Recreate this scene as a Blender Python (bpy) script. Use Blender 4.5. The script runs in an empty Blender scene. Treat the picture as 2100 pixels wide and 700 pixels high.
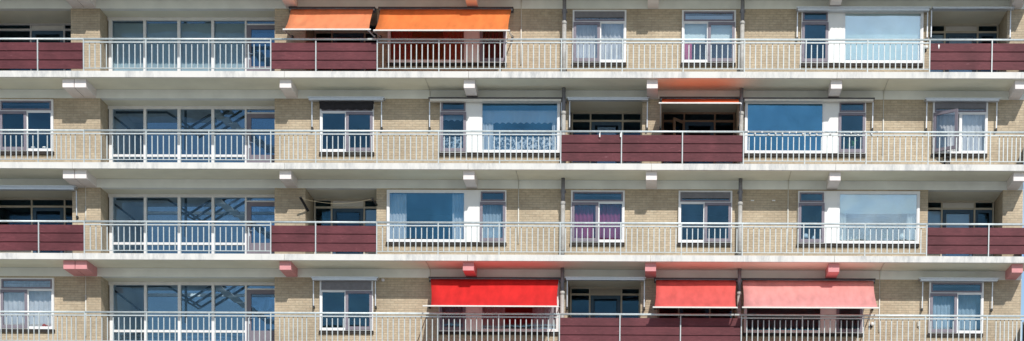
import bpy, math, random
from mathutils import Matrix, Vector
random.seed(7)
scn = bpy.context.scene
COL = scn.collection

# ------------------------------------------------------------------ camera fit
CX, CZ, DIST = 4.66113, -18.0109, 66.0
YAW, PITCH, ROLL, FPX, PPX, PPY = 0.02454, -0.05158, 0.00849, 4224.62132, 185.55302, 1225.73382

def _rot(x, y, z):
    c, s = math.cos(ROLL), math.sin(ROLL); x, z = c*x - s*z, s*x + c*z
    c, s = math.cos(PITCH), math.sin(PITCH); y, z = c*y - s*z, s*y + c*z
    c, s = math.cos(YAW), math.sin(YAW); x, y = c*x - s*y, s*x + c*y
    return x, y, z

def at(u, v, Y):
    """measured point of the photograph on the facade plane at depth Y -> world X, Z"""
    x, y, z = _rot((u - 1050 - PPX)/FPX, 1.0, (350 + PPY - v)/FPX)
    t = (Y + DIST)/y
    return CX + x*t, CZ + z*t

VMID = [100, 285, 470, 650]
def ax(u, s, Y=0.0, v=None):
    return at(u, VMID[s] if v is None else v, Y)[0]
def F(s):                      # floor level of storey s (0 = topmost in view)
    return -2.8*s + 0.19
def az(v, u, Y):
    return at(u, v, Y)[1]

# ------------------------------------------------------------------ materials
def mat(name):
    m = bpy.data.materials.new(name); m.use_nodes = True
    nt = m.node_tree; nt.nodes.clear()
    return m, nt, nt.nodes, nt.links

def principled(name, col, rough=0.6, spec=0.4, metal=0.0, noise=0.0, nscale=8.0, stretch=(1, 1, 1), bump=0.0, bscale=60.0, dark=None, dscale=3.0, damt=0.5, trans=0.0, tcol=None):
    m, nt, N, L = mat(name)
    out = N.new('ShaderNodeOutputMaterial'); b = N.new('ShaderNodeBsdfPrincipled')
    b.inputs['Roughness'].default_value = rough
    b.inputs['Specular IOR Level'].default_value = spec
    b.inputs['Metallic'].default_value = metal
    tc = N.new('ShaderNodeTexCoord'); geo = N.new('ShaderNodeNewGeometry')
    mp = N.new('ShaderNodeMapping'); mp.inputs['Scale'].default_value = stretch
    L.new(geo.outputs['Position'], mp.inputs['Vector'])
    last = None
    base = N.new('ShaderNodeRGB'); base.outputs[0].default_value = (*col, 1); last = base.outputs[0]
    if noise > 0:
        n = N.new('ShaderNodeTexNoise'); n.inputs['Scale'].default_value = nscale; n.inputs['Detail'].default_value = 6
        L.new(mp.outputs[0], n.inputs['Vector'])
        mr = N.new('ShaderNodeMapRange'); mr.inputs['From Min'].default_value = .3; mr.inputs['From Max'].default_value = .7
        mr.inputs['To Min'].default_value = 1 - noise; mr.inputs['To Max'].default_value = 1 + noise
        L.new(n.outputs['Fac'], mr.inputs['Value'])
        mx = N.new('ShaderNodeVectorMath'); mx.operation = 'SCALE'
        L.new(last, mx.inputs[0]); L.new(mr.outputs[0], mx.inputs['Scale']); last = mx.outputs[0]
    if dark is not None:
        n = N.new('ShaderNodeTexNoise'); n.inputs['Scale'].default_value = dscale; n.inputs['Detail'].default_value = 5
        n.inputs['Roughness'].default_value = .65
        L.new(mp.outputs[0], n.inputs['Vector'])
        mr = N.new('ShaderNodeMapRange'); mr.inputs['From Min'].default_value = .5; mr.inputs['From Max'].default_value = .72
        mr.inputs['To Min'].default_value = 0; mr.inputs['To Max'].default_value = damt
        L.new(n.outputs['Fac'], mr.inputs['Value'])
        mx = N.new('ShaderNodeMix'); mx.data_type = 'RGBA'
        L.new(mr.outputs[0], mx.inputs['Factor']); L.new(last, mx.inputs[6]); mx.inputs[7].default_value = (*dark, 1)
        last = mx.outputs[2]
    L.new(last, b.inputs['Base Color'])
    if bump > 0:
        n = N.new('ShaderNodeTexNoise'); n.inputs['Scale'].default_value = bscale; n.inputs['Detail'].default_value = 4
        L.new(geo.outputs['Position'], n.inputs['Vector'])
        bp = N.new('ShaderNodeBump'); bp.inputs['Strength'].default_value = bump; bp.inputs['Distance'].default_value = .01
        L.new(n.outputs['Fac'], bp.inputs['Height']); L.new(bp.outputs[0], b.inputs['Normal'])
    if trans > 0:
        t = N.new('ShaderNodeBsdfTranslucent')
        if tcol: t.inputs['Color'].default_value = (*tcol, 1)
        else: L.new(last, t.inputs['Color'])
        ms = N.new('ShaderNodeMixShader'); ms.inputs[0].default_value = trans
        L.new(b.outputs[0], ms.inputs[1]); L.new(t.outputs[0], ms.inputs[2]); L.new(ms.outputs[0], out.inputs[0])
    else:
        L.new(b.outputs[0], out.inputs[0])
    return m

def brick_material():
    m, nt, N, L = mat('buff_brick')
    out = N.new('ShaderNodeOutputMaterial'); b = N.new('ShaderNodeBsdfPrincipled')
    b.inputs['Roughness'].default_value = .9; b.inputs['Specular IOR Level'].default_value = .15
    uv = N.new('ShaderNodeUVMap'); uv.uv_map = 'UVMap'
    br = N.new('ShaderNodeTexBrick')
    br.offset = .5; br.inputs['Scale'].default_value = 1
    br.inputs['Brick Width'].default_value = .225; br.inputs['Row Height'].default_value = .076
    br.inputs['Mortar Size'].default_value = .007; br.inputs['Mortar Smooth'].default_value = .3; br.inputs['Bias'].default_value = -.1
    br.inputs['Color1'].default_value = (.53, .44, .32, 1); br.inputs['Color2'].default_value = (.465, .375, .27, 1)
    br.inputs['Mortar'].default_value = (.40, .345, .265, 1)
    L.new(uv.outputs[0], br.inputs['Vector'])
    # fine speckle and broad weathering
    n1 = N.new('ShaderNodeTexNoise'); n1.inputs['Scale'].default_value = 7; n1.inputs['Detail'].default_value = 8; n1.inputs['Roughness'].default_value = .75
    L.new(uv.outputs[0], n1.inputs['Vector'])
    r1 = N.new('ShaderNodeMapRange'); r1.inputs['From Min'].default_value = .3; r1.inputs['From Max'].default_value = .7; r1.inputs['To Min'].default_value = .84; r1.inputs['To Max'].default_value = 1.16
    L.new(n1.outputs['Fac'], r1.inputs['Value'])
    n2 = N.new('ShaderNodeTexNoise'); n2.inputs['Scale'].default_value = .7; n2.inputs['Detail'].default_value = 4
    L.new(uv.outputs[0], n2.inputs['Vector'])
    r2 = N.new('ShaderNodeMapRange'); r2.inputs['From Min'].default_value = .3; r2.inputs['From Max'].default_value = .7; r2.inputs['To Min'].default_value = .80; r2.inputs['To Max'].default_value = 1.12
    L.new(n2.outputs['Fac'], r2.inputs['Value'])
    mu = N.new('ShaderNodeMath'); mu.operation = 'MULTIPLY'; L.new(r1.outputs[0], mu.inputs[0]); L.new(r2.outputs[0], mu.inputs[1])
    # efflorescence on scattered courses
    mp = N.new('ShaderNodeMapping'); mp.inputs['Scale'].default_value = (1.6, 9, 1); L.new(uv.outputs[0], mp.inputs['Vector'])
    n3 = N.new('ShaderNodeTexNoise'); n3.inputs['Scale'].default_value = 1.5; n3.inputs['Detail'].default_value = 5; L.new(mp.outputs[0], n3.inputs['Vector'])
    r3 = N.new('ShaderNodeMapRange'); r3.inputs['From Min'].default_value = .6; r3.inputs['From Max'].default_value = .78; r3.inputs['To Max'].default_value = .55
    L.new(n3.outputs['Fac'], r3.inputs['Value'])
    sc = N.new('ShaderNodeVectorMath'); sc.operation = 'SCALE'; L.new(br.outputs['Color'], sc.inputs[0]); L.new(mu.outputs[0], sc.inputs['Scale'])
    mx = N.new('ShaderNodeMix'); mx.data_type = 'RGBA'; L.new(r3.outputs[0], mx.inputs['Factor']); L.new(sc.outputs[0], mx.inputs[6]); mx.inputs[7].default_value = (.56, .5, .39, 1)
    L.new(mx.outputs[2], b.inputs['Base Color'])
    bp = N.new('ShaderNodeBump'); bp.inputs['Strength'].default_value = .7; bp.inputs['Distance'].default_value = .012
    inv = N.new('ShaderNodeMath'); inv.operation = 'SUBTRACT'; inv.inputs[0].default_value = 1; L.new(br.outputs['Fac'], inv.inputs[1])
    ad = N.new('ShaderNodeMath'); ad.operation = 'ADD'; L.new(inv.outputs[0], ad.inputs[0])
    ml = N.new('ShaderNodeMath'); ml.operation = 'MULTIPLY'; ml.inputs[1].default_value = .8; L.new(n1.outputs['Fac'], ml.inputs[0]); L.new(ml.outputs[0], ad.inputs[1])
    L.new(ad.outputs[0], bp.inputs['Height']); L.new(bp.outputs[0], b.inputs['Normal'])
    L.new(b.outputs[0], out.inputs[0])
    return m

def board_material():
    m, nt, N, L = mat('maroon_painted_board')
    out = N.new('ShaderNodeOutputMaterial'); b = N.new('ShaderNodeBsdfPrincipled')
    b.inputs['Roughness'].default_value = .6; b.inputs['Specular IOR Level'].default_value = .25
    geo = N.new('ShaderNodeNewGeometry')
    mp = N.new('ShaderNodeMapping'); mp.inputs['Scale'].default_value = (1.6, 1, 7); L.new(geo.outputs['Position'], mp.inputs['Vector'])
    n = N.new('ShaderNodeTexNoise'); n.inputs['Scale'].default_value = 3; n.inputs['Detail'].default_value = 9; n.inputs['Roughness'].default_value = .8; n.inputs['Distortion'].default_value = .6
    L.new(mp.outputs[0], n.inputs['Vector'])
    cr = N.new('ShaderNodeValToRGB')
    cr.color_ramp.elements[0].position = .25; cr.color_ramp.elements[0].color = (.070, .018, .024, 1)
    cr.color_ramp.elements[1].position = .62; cr.color_ramp.elements[1].color = (.150, .041, .050, 1)
    e = cr.color_ramp.elements.new(.70); e.color = (.36, .20, .21, 1)
    L.new(n.outputs['Fac'], cr.inputs[0])
    n2 = N.new('ShaderNodeTexNoise'); n2.inputs['Scale'].default_value = 1.3; n2.inputs['Detail'].default_value = 3; L.new(geo.outputs['Position'], n2.inputs['Vector'])
    r2 = N.new('ShaderNodeMapRange'); r2.inputs['From Min'].default_value = .3; r2.inputs['From Max'].default_value = .7; r2.inputs['To Min'].default_value = .78; r2.inputs['To Max'].default_value = 1.2
    L.new(n2.outputs['Fac'], r2.inputs['Value'])
    sc = N.new('ShaderNodeVectorMath'); sc.operation = 'SCALE'; L.new(cr.outputs[0], sc.inputs[0]); L.new(r2.outputs[0], sc.inputs['Scale'])
    L.new(sc.outputs[0], b.inputs['Base Color'])
    bp = N.new('ShaderNodeBump'); bp.inputs['Strength'].default_value = .5; bp.inputs['Distance'].default_value = .006
    L.new(n.outputs['Fac'], bp.inputs['Height']); L.new(bp.outputs[0], b.inputs['Normal'])
    L.new(b.outputs[0], out.inputs[0])
    return m

def slab_material():
    """white painted concrete: grey run-off streaks on the edge, beige soffit paint"""
    m, nt, N, L = mat('white_painted_concrete')
    out = N.new('ShaderNodeOutputMaterial'); b = N.new('ShaderNodeBsdfPrincipled')
    b.inputs['Roughness'].default_value = .8; b.inputs['Specular IOR Level'].default_value = .2
    geo = N.new('ShaderNodeNewGeometry')
    mp = N.new('ShaderNodeMapping'); mp.inputs['Scale'].default_value = (1, .4, .3); L.new(geo.outputs['Position'], mp.inputs['Vector'])
    n = N.new('ShaderNodeTexNoise'); n.inputs['Scale'].default_value = 3.6; n.inputs['Detail'].default_value = 5; n.inputs['Roughness'].default_value = .7; L.new(mp.outputs[0], n.inputs['Vector'])
    r = N.new('ShaderNodeMapRange'); r.inputs['From Min'].default_value = .42; r.inputs['From Max'].default_value = .62; r.inputs['To Max'].default_value = .9; L.new(n.outputs['Fac'], r.inputs['Value'])
    n2 = N.new('ShaderNodeTexNoise'); n2.inputs['Scale'].default_value = .8; n2.inputs['Detail'].default_value = 3; L.new(mp.outputs[0], n2.inputs['Vector'])
    r2 = N.new('ShaderNodeMapRange'); r2.inputs['From Min'].default_value = .38; r2.inputs['From Max'].default_value = .56; L.new(n2.outputs['Fac'], r2.inputs['Value'])
    mu = N.new('ShaderNodeMath'); mu.operation = 'MULTIPLY'; L.new(r.outputs[0], mu.inputs[0]); L.new(r2.outputs[0], mu.inputs[1])
    mx = N.new('ShaderNodeMix'); mx.data_type = 'RGBA'; L.new(mu.outputs[0], mx.inputs['Factor'])
    mx.inputs[6].default_value = (.725, .71, .675, 1); mx.inputs[7].default_value = (.47, .475, .47, 1)
    L.new(mx.outputs[2], b.inputs['Base Color'])
    bp = N.new('ShaderNodeBump'); bp.inputs['Strength'].default_value = .25; bp.inputs['Distance'].default_value = .01
    n4 = N.new('ShaderNodeTexNoise'); n4.inputs['Scale'].default_value = 25; n4.inputs['Detail'].default_value = 5; L.new(geo.outputs['Position'], n4.inputs['Vector'])
    L.new(n4.outputs['Fac'], bp.inputs['Height']); L.new(bp.outputs[0], b.inputs['Normal'])
    L.new(b.outputs[0], out.inputs[0])
    return m

def glass_material(name, refl=.22, tint=(.80, .90, .97), gcol=(.86, .93, 1)):
    m, nt, N, L = mat(name)
    out = N.new('ShaderNodeOutputMaterial')
    t = N.new('ShaderNodeBsdfTransparent'); t.inputs[0].default_value = (*tint, 1)
    g = N.new('ShaderNodeBsdfGlossy'); g.inputs['Roughness'].default_value = .015; g.inputs['Color'].default_value = (*gcol, 1)
    geo = N.new('ShaderNodeNewGeometry'); n = N.new('ShaderNodeTexNoise'); n.inputs['Scale'].default_value = 1.1; n.inputs['Detail'].default_value = 1
    L.new(geo.outputs['Position'], n.inputs['Vector'])
    bp = N.new('ShaderNodeBump'); bp.inputs['Strength'].default_value = .55; bp.inputs['Distance'].default_value = .03
    L.new(n.outputs['Fac'], bp.inputs['Height']); L.new(bp.outputs[0], g.inputs['Normal'])
    n2 = N.new('ShaderNodeTexNoise'); n2.inputs['Scale'].default_value = .9; n2.inputs['Detail'].default_value = 5; n2.inputs['Roughness'].default_value = .6
    L.new(geo.outputs['Position'], n2.inputs['Vector'])
    sm = N.new('ShaderNodeMapRange'); sm.inputs['From Min'].default_value = .3; sm.inputs['From Max'].default_value = .7; sm.inputs['To Min'].default_value = .72; sm.inputs['To Max'].default_value = 1.25
    L.new(n2.outputs['Fac'], sm.inputs['Value'])
    lw = N.new('ShaderNodeFresnel'); lw.inputs['IOR'].default_value = 1.5
    ad = N.new('ShaderNodeMath'); ad.operation = 'ADD'; ad.use_clamp = True; ad.inputs[1].default_value = refl - .04; L.new(lw.outputs[0], ad.inputs[0])
    ms = N.new('ShaderNodeMixShader'); mm = N.new('ShaderNodeMath'); mm.operation = 'MULTIPLY'; L.new(ad.outputs[0], mm.inputs[0]); L.new(sm.outputs[0], mm.inputs[1])
    L.new(mm.outputs[0], ms.inputs[0]); L.new(t.outputs[0], ms.inputs[1]); L.new(g.outputs[0], ms.inputs[2])
    L.new(ms.outputs[0], out.inputs[0])
    return m

def net_material(name, col, cover=.7, lace=False):
    m, nt, N, L = mat(name)
    out = N.new('ShaderNodeOutputMaterial')
    d = N.new('ShaderNodeBsdfDiffuse'); d.inputs[0].default_value = (*col, 1)
    tl = N.new('ShaderNodeBsdfTranslucent'); tl.inputs[0].default_value = (*col, 1)
    m1 = N.new('ShaderNodeMixShader'); m1.inputs[0].default_value = .35; L.new(d.outputs[0], m1.inputs[1]); L.new(tl.outputs[0], m1.inputs[2])
    t = N.new('ShaderNodeBsdfTransparent')
    ms = N.new('ShaderNodeMixShader')
    geo = N.new('ShaderNodeNewGeometry'); n = N.new('ShaderNodeTexNoise'); n.inputs['Scale'].default_value = 14 if lace else 3
    n.inputs['Detail'].default_value = 3
    L.new(geo.outputs['Position'], n.inputs['Vector'])
    mr = N.new('ShaderNodeMapRange')
    if lace:
        mr.inputs['From Min'].default_value = .47; mr.inputs['From Max'].default_value = .53; mr.inputs['To Min'].default_value = .15; mr.inputs['To Max'].default_value = .95
    else:
        mr.inputs['From Min'].default_value = .3; mr.inputs['From Max'].default_value = .7; mr.inputs['To Min'].default_value = cover - .12; mr.inputs['To Max'].default_value = min(1, cover + .12)
    L.new(n.outputs['Fac'], mr.inputs['Value']); L.new(mr.outputs[0], ms.inputs[0])
    L.new(t.outputs[0], ms.inputs[1]); L.new(m1.outputs[0], ms.inputs[2]); L.new(ms.outputs[0], out.inputs[0])
    return m

M = {}
M['brick'] = brick_material()
M['slab'] = slab_material()
M['soffit'] = principled('cream_soffit_paint', (.80, .785, .655), .85, .15, noise=.06, nscale=1.2, bump=.15, bscale=25)
M['band'] = principled('grey_white_concrete', (.78, .80, .78), .85, .15, noise=.08, nscale=1.5, bump=.2, bscale=30)
M['beam_white'] = principled('white_beam_paint', (.80, .745, .735), .7, .25, noise=.04, nscale=4, bump=.1)
M['beam_pink'] = principled('pink_beam_paint', (.66, .30, .31), .7, .25, noise=.06, nscale=4, bump=.1)
M['deck'] = principled('balcony_floor_concrete', (.56, .535, .475), .9, .15, noise=.15, nscale=3)
M['white_frame'] = principled('white_window_paint', (.78, .78, .79), .45, .4, noise=.05, nscale=5)
M['mauve_frame'] = principled('mauve_window_paint', (.205, .185, .225), .5, .35, noise=.07, nscale=6)
M['grey_frame'] = principled('grey_white_window_paint', (.60, .60, .63), .5, .35, noise=.05, nscale=6)
M['beige_frame'] = principled('cream_window_paint', (.58, .54, .46), .55, .3, noise=.06, nscale=6)
M['blue_frame'] = principled('dark_blue_door_paint', (.045, .10, .17), .5, .35, noise=.1, nscale=6)
M['brown_frame'] = principled('brown_window_paint', (.42, .28, .2), .5, .3, noise=.1, nscale=6)
M['sill'] = principled('dark_sill_tile', (.03, .024, .02), .6, .3, noise=.25, nscale=9)
M['panel_white'] = principled('white_facade_panel', (.80, .80, .79), .5, .3, noise=.03, nscale=3)
M['panel_beige'] = principled('cream_facade_panel', (.55, .52, .45), .7, .2, noise=.06, nscale=5)
M['rail'] = principled('galvanised_painted_steel', (.485, .53, .535), .45, .5, metal=.15, noise=.10, nscale=12)
M['rail_top'] = principled('worn_white_handrail', (.63, .69, .695), .4, .5, metal=.2, noise=.12, nscale=9)
M['pin'] = principled('dark_steel_pin', (.04, .045, .05), .6, .3)
M['board'] = board_material()
M['pipe'] = principled('grey_pvc_pipe', (.47, .46, .44), .5, .4, noise=.12, nscale=7, dark=(.22, .21, .2), dscale=5, damt=.6)
M['pipe_shade'] = principled('shade_dark_pipe', (.20, .20, .225), .55, .4, noise=.2, nscale=7)  # darker pipe grey: the slab's shade on the upper length is in this colour
M['conduit'] = principled('white_conduit', (.68, .67, .62), .5, .3, noise=.08, nscale=10)
M['alu'] = principled('anodised_aluminium', (.60, .64, .70), .35, .5, metal=.35, noise=.05, nscale=10)
M['alu_dark'] = principled('dark_awning_case', (.07, .065, .075), .5, .35, noise=.1, nscale=10)
M['cream_bar'] = principled('cream_awning_bar', (.74, .71, .66), .4, .4, noise=.06, nscale=10)
M['orange'] = principled('orange_awning_cloth', (.92, .30, .085), .7, .35, noise=.13, nscale=2.2, stretch=(2.2, .6, .6), bump=.05, trans=.28, tcol=(.95, .13, .02))
M['salmon'] = principled('faded_orange_awning_cloth', (.92, .37, .175), .7, .35, noise=.13, nscale=2.2, stretch=(2.2, .6, .6), bump=.05, trans=.28, tcol=(.95, .16, .04))
M['vermilion'] = principled('vermilion_awning_cloth', (.85, .17, .05), .75, .25, noise=.05, nscale=18, trans=.2)
M['red'] = principled('bright_red_awning_cloth', (.80, .042, .040), .75, .25, noise=.13, nscale=2.2, stretch=(2.2, .6, .6), bump=.05, trans=.3, tcol=(.95, .02, .02))
M['coral'] = principled('faded_red_awning_cloth', (.86, .17, .15), .75, .25, noise=.13, nscale=2.2, stretch=(2.2, .6, .6), bump=.05, trans=.28, tcol=(.9, .05, .04))
M['pink'] = principled('pale_pink_red_awning_cloth', (.92, .45, .42), .75, .25, noise=.13, nscale=2.2, stretch=(2.2, .6, .6), bump=.05, trans=.28, tcol=(.9, .1, .09))
M['glass'] = glass_material('window_glass', .085, (.85, .92, .97), (.27, .52, .66))
M['glass_cloud'] = glass_material('mirror_bright_glass', .34, (.93, .97, .98), (.90, 1, .97))  # stronger reflection put in for a bright cloud mirrored in this window
M['glass_loggia'] = glass_material('shaded_loggia_glass', .045, (.85, .93, 1), (.22, .46, .62))
M['glass_mid'] = glass_material('sky_tint_window_glass', .125, (.95, .98, 1), (.22, .55, .76))  # part of the mirrored sky's blue is put into the glossy tint
M['glass_clear'] = glass_material('clear_glass', .10, (.97, .985, 1), (.74, .88, .95))
M['glass_half'] = glass_material('half_cloud_glass', .24, (.93, .97, .98), (.84, .95, .96))  # weaker copy of the cloud reflection, set through the reflectance
M['glass_deep'] = glass_material('sky_blue_tint_glass', .27, (.60, .80, .92), (.23, .53, .70))  # deep blue of the reflected sky is put into the glossy tint
M['glass_stair'] = glass_material('stair_glass', .042, (.90, .96, 1), (.45, .62, .70))
M['net'] = net_material('white_net_curtain', (.85, .86, .88), .82)
M['net_blue'] = net_material('pale_blue_net_curtain', (.85, .87, .88), .88)
M['valance_cloth'] = principled('white_valance_cloth', (.86, .87, .88), .8, .1, noise=.03, nscale=5, trans=.4)
M['lace'] = net_material('white_lace_curtain', (.92, .93, .93), .6, True)
M['blind'] = principled('pale_blue_roller_blind', (.76, .88, .87), .8, .1, noise=.03, nscale=4, trans=.2)
M['blind_grey'] = principled('grey_blue_blind', (.42, .50, .56), .8, .1, noise=.05, nscale=4)
M['purple'] = principled('purple_curtain_cloth', (.42, .07, .15), .85, .1, noise=.12, nscale=9)
M['maroon_cloth'] = principled('dark_red_curtain_cloth', (.32, .05, .07), .85, .1, noise=.12, nscale=9)
M['teal_cloth'] = principled('teal_curtain_cloth', (.10, .25, .32), .85, .1, noise=.12, nscale=9)
M['shutter'] = principled('grey_slatted_shutter', (.19, .185, .20), .6, .3, noise=.1, nscale=9)
M['black_cloth'] = principled('black_canvas', (.03, .028, .032), .8, .2, noise=.2, nscale=9)
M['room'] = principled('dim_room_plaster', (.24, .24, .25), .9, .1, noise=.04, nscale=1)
M['rear_glass'] = glass_material('rear_stair_glass', .05, (.42, .47, .50), (.6, .8, 1))
M['stair_wall'] = principled('pale_stairwell_plaster', (.80, .82, .82), .9, .1, noise=.05, nscale=1)
M['steel_dark'] = principled('dark_blue_stair_steel', (.025, .05, .085), .5, .4, noise=.1, nscale=6)
M['tread'] = principled('stair_tread_concrete', (.62, .64, .65), .8, .2, noise=.1, nscale=6)
M['leaf'] = principled('houseplant_leaf', (.09, .22, .04), .6, .3, noise=.25, nscale=12)
M['ceramic'] = principled('white_ceramic', (.80, .80, .78), .3, .5, noise=.03)
M['red_thing'] = principled('dark_red_ceramic', (.40, .05, .045), .4, .4, noise=.15, nscale=20)
M['black_metal'] = principled('black_metal', (.018, .018, .02), .5, .4, noise=.15, nscale=9)
M['rope'] = principled('straw_rope', (.40, .35, .24), .9, .1)
M['frosted'] = principled('frosted_film', (.60, .64, .62), .5, .3, noise=.08, nscale=1.2, trans=.3)

# ------------------------------------------------------------------ mesh builder
class MB:
    def __init__(self): self.v, self.f, self.sm = [], [], []
    def quad(self, a, b, c, d, smooth=False):
        i = len(self.v); self.v += [a, b, c, d]; self.f.append((i, i+1, i+2, i+3)); self.sm.append(smooth); return self
    def box(self, x0, x1, y0, y1, z0, z1):
        i = len(self.v)
        self.v += [(x0, y0, z0), (x1, y0, z0), (x1, y1, z0), (x0, y1, z0), (x0, y0, z1), (x1, y0, z1), (x1, y1, z1), (x0, y1, z1)]
        for q in ((0, 3, 2, 1), (4, 5, 6, 7), (0, 1, 5, 4), (1, 2, 6, 5), (2, 3, 7, 6), (3, 0, 4, 7)):
            self.f.append(tuple(i+k for k in q)); self.sm.append(False)
        return self
    def bar(self, p, q, w, d=None, up=(0, 1, 0)):
        """rectangular bar from p to q"""
        d = d or w; p, q = Vector(p), Vector(q); t = (q-p).normalized(); u = Vector(up)
        s = t.cross(u); s = s.normalized() if s.length > 1e-6 else t.cross(Vector((1, 0, 0))).normalized()
        n = s.cross(t).normalized(); i = len(self.v)
        for c in (p, q):
            for a, b in ((-1, -1), (1, -1), (1, 1), (-1, 1)):
                self.v.append(tuple(c + s*a*w/2 + n*b*d/2))
        for k in ((0, 1, 2, 3), (7, 6, 5, 4), (0, 4, 5, 1), (1, 5, 6, 2), (2, 6, 7, 3), (3, 7, 4, 0)):
            self.f.append(tuple(i+j for j in k)); self.sm.append(False)
        return self
    def tube(self, pts, r, n=10):
        pts = [Vector(p) for p in pts]; rr = r if isinstance(r, (list, tuple)) else [r]*len(pts); i0 = len(self.v)
        for k, p in enumerate(pts):
            a, b = pts[max(0, k-1)], pts[min(len(pts)-1, k+1)]
            t = (b-a).normalized(); u = Vector((0, 0, 1)) if abs(t.z) < .9 else Vector((1, 0, 0))
            s = t.cross(u).normalized(); w = s.cross(t).normalized()
            for j in range(n):
                A = 2*math.pi*j/n; self.v.append(tuple(p + (s*math.cos(A) + w*math.sin(A))*rr[k]))
        for k in range(len(pts)-1):
            for j in range(n):
                a, b = i0+k*n+j, i0+k*n+(j+1) % n
                self.f.append((a, b, b+n, a+n)); self.sm.append(True)
        self.f.append(tuple(i0+j for j in range(n))[::-1]); self.sm.append(False)
        e = i0+(len(pts)-1)*n; self.f.append(tuple(e+j for j in range(n))); self.sm.append(False)
        return self
    def lathe(self, cx, cy, prof, n=14):
        i0 = len(self.v)
        for r, z in prof:
            for j in range(n):
                A = 2*math.pi*j/n; self.v.append((cx+r*math.cos(A), cy+r*math.sin(A), z))
        for k in range(len(prof)-1):
            for j in range(n):
                a, b = i0+k*n+j, i0+k*n+(j+1) % n; self.f.append((a, b, b+n, a+n)); self.sm.append(True)
        self.f.append(tuple(i0+j for j in range(n))[::-1]); self.sm.append(False)
        e = i0+(len(prof)-1)*n; self.f.append(tuple(e+j for j in range(n))); self.sm.append(False)
        return self
    def ring(self, x0, x1, z0, z1, w, y0, y1, wb=None, wt=None):
        """rectangular frame of four butted members"""
        wb = wb or w; wt = wt or w
        self.box(x0, x0+w, y0, y1, z0, z1); self.box(x1-w, x1, y0, y1, z0, z1)
        self.box(x0+w, x1-w, y0, y1, z0, z0+wb); self.box(x0+w, x1-w, y0, y1, z1-wt, z1)
        return self
    def build(self, name, material, parent=None, origin=None, solid=0.0):
        me = bpy.data.meshes.new(name)
        o3 = Vector(origin) if origin is not None else Vector((0, 0, 0))
        pw = world_loc(parent) if parent is not None else Vector((0, 0, 0))
        base = pw + o3 if origin is None else o3
        if parent is None and origin is None: base = Vector((0, 0, 0))
        me.from_pydata([tuple(Vector(v)-base) for v in self.v], [], self.f); me.update()
        uvl = me.uv_layers.new(name='UVMap')
        for p, s in zip(me.polygons, self.sm):
            p.use_smooth = s; n = p.normal; k = max(range(3), key=lambda i: abs(n[i]))
            for li in p.loop_indices:
                w = Vector(self.v[me.loops[li].vertex_index])
                uvl.data[li].uv = (w.y+7.3, w.z) if k == 0 else ((w.x, w.z) if k == 1 else (w.x, w.y))
        me.materials.append(material)
        o = bpy.data.objects.new(name, me); COL.objects.link(o)
        if parent is not None:
            o.parent = parent; o.location = base - pw
        else: o.location = base
        if solid:
            md = o.modifiers.new('thickness', 'SOLIDIFY'); md.thickness = solid; md.offset = 0
        return o

def world_loc(o):
    v = Vector((0, 0, 0))
    while o is not None: v += o.location; o = o.parent
    return v

def tag(o, label=None, cat=None, group=None, kind=None):
    if label: o['label'] = label
    if cat: o['category'] = cat
    if group: o['group'] = group
    if kind: o['kind'] = kind
    return o
def thing(name, label, cat, loc, group=None):
    o = bpy.data.objects.new(name, None); COL.objects.link(o); o.location = loc; o.empty_display_size = .2
    return tag(o, label, cat, group)
def place(name, mesh, parent, p):
    o = bpy.data.objects.new(name, mesh); COL.objects.link(o); o.parent = parent
    o.location = Vector(p) - world_loc(parent); return o

GROUND = -19.6
XL, XR = -20.5, 16.13           # building ends
SLAB_L, SLAB_R = -20.5, 16.24
D, DB = 1.4, 1.2               # slab and beam projection
SOFF, BAND = 2.61, 2.338        # above floor level

# ------------------------------------------------------------------ ground
g = MB(); g.quad((-3000, -3000, GROUND), (3000, -3000, GROUND), (3000, 3000, GROUND), (-3000, 3000, GROUND))
gm = principled('paving_and_lawn', (.40, .395, .36), .95, .1, noise=.2, nscale=.15, dark=(.10, .14, .06), dscale=.03, damt=.8)
tag(g.build('ground', gm), kind='structure')

# ------------------------------------------------------------------ building
B = thing('apartment_building', 'long buff brick apartment block with white balcony slabs stacked storey above storey', 'apartment building', (0, 0, GROUND))

# loggia openings: storey -> (left X, right X)
LOG = {0: [(-17.0, -14.02), (-6.55, -4.285), (13.12, 15.54)],
       1: [(1.80, 4.122), (4.737, 7.12)],
       2: [(-17.0, -14.0), (-6.55, -4.285), (13.155, 15.50)],
       3: [(1.80, 4.122), (4.66, 7.13)]}
STX0, STX1 = -13.09, -7.53      # stair recess
LD, SD = 1.6, 0.95              # depths

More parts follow.
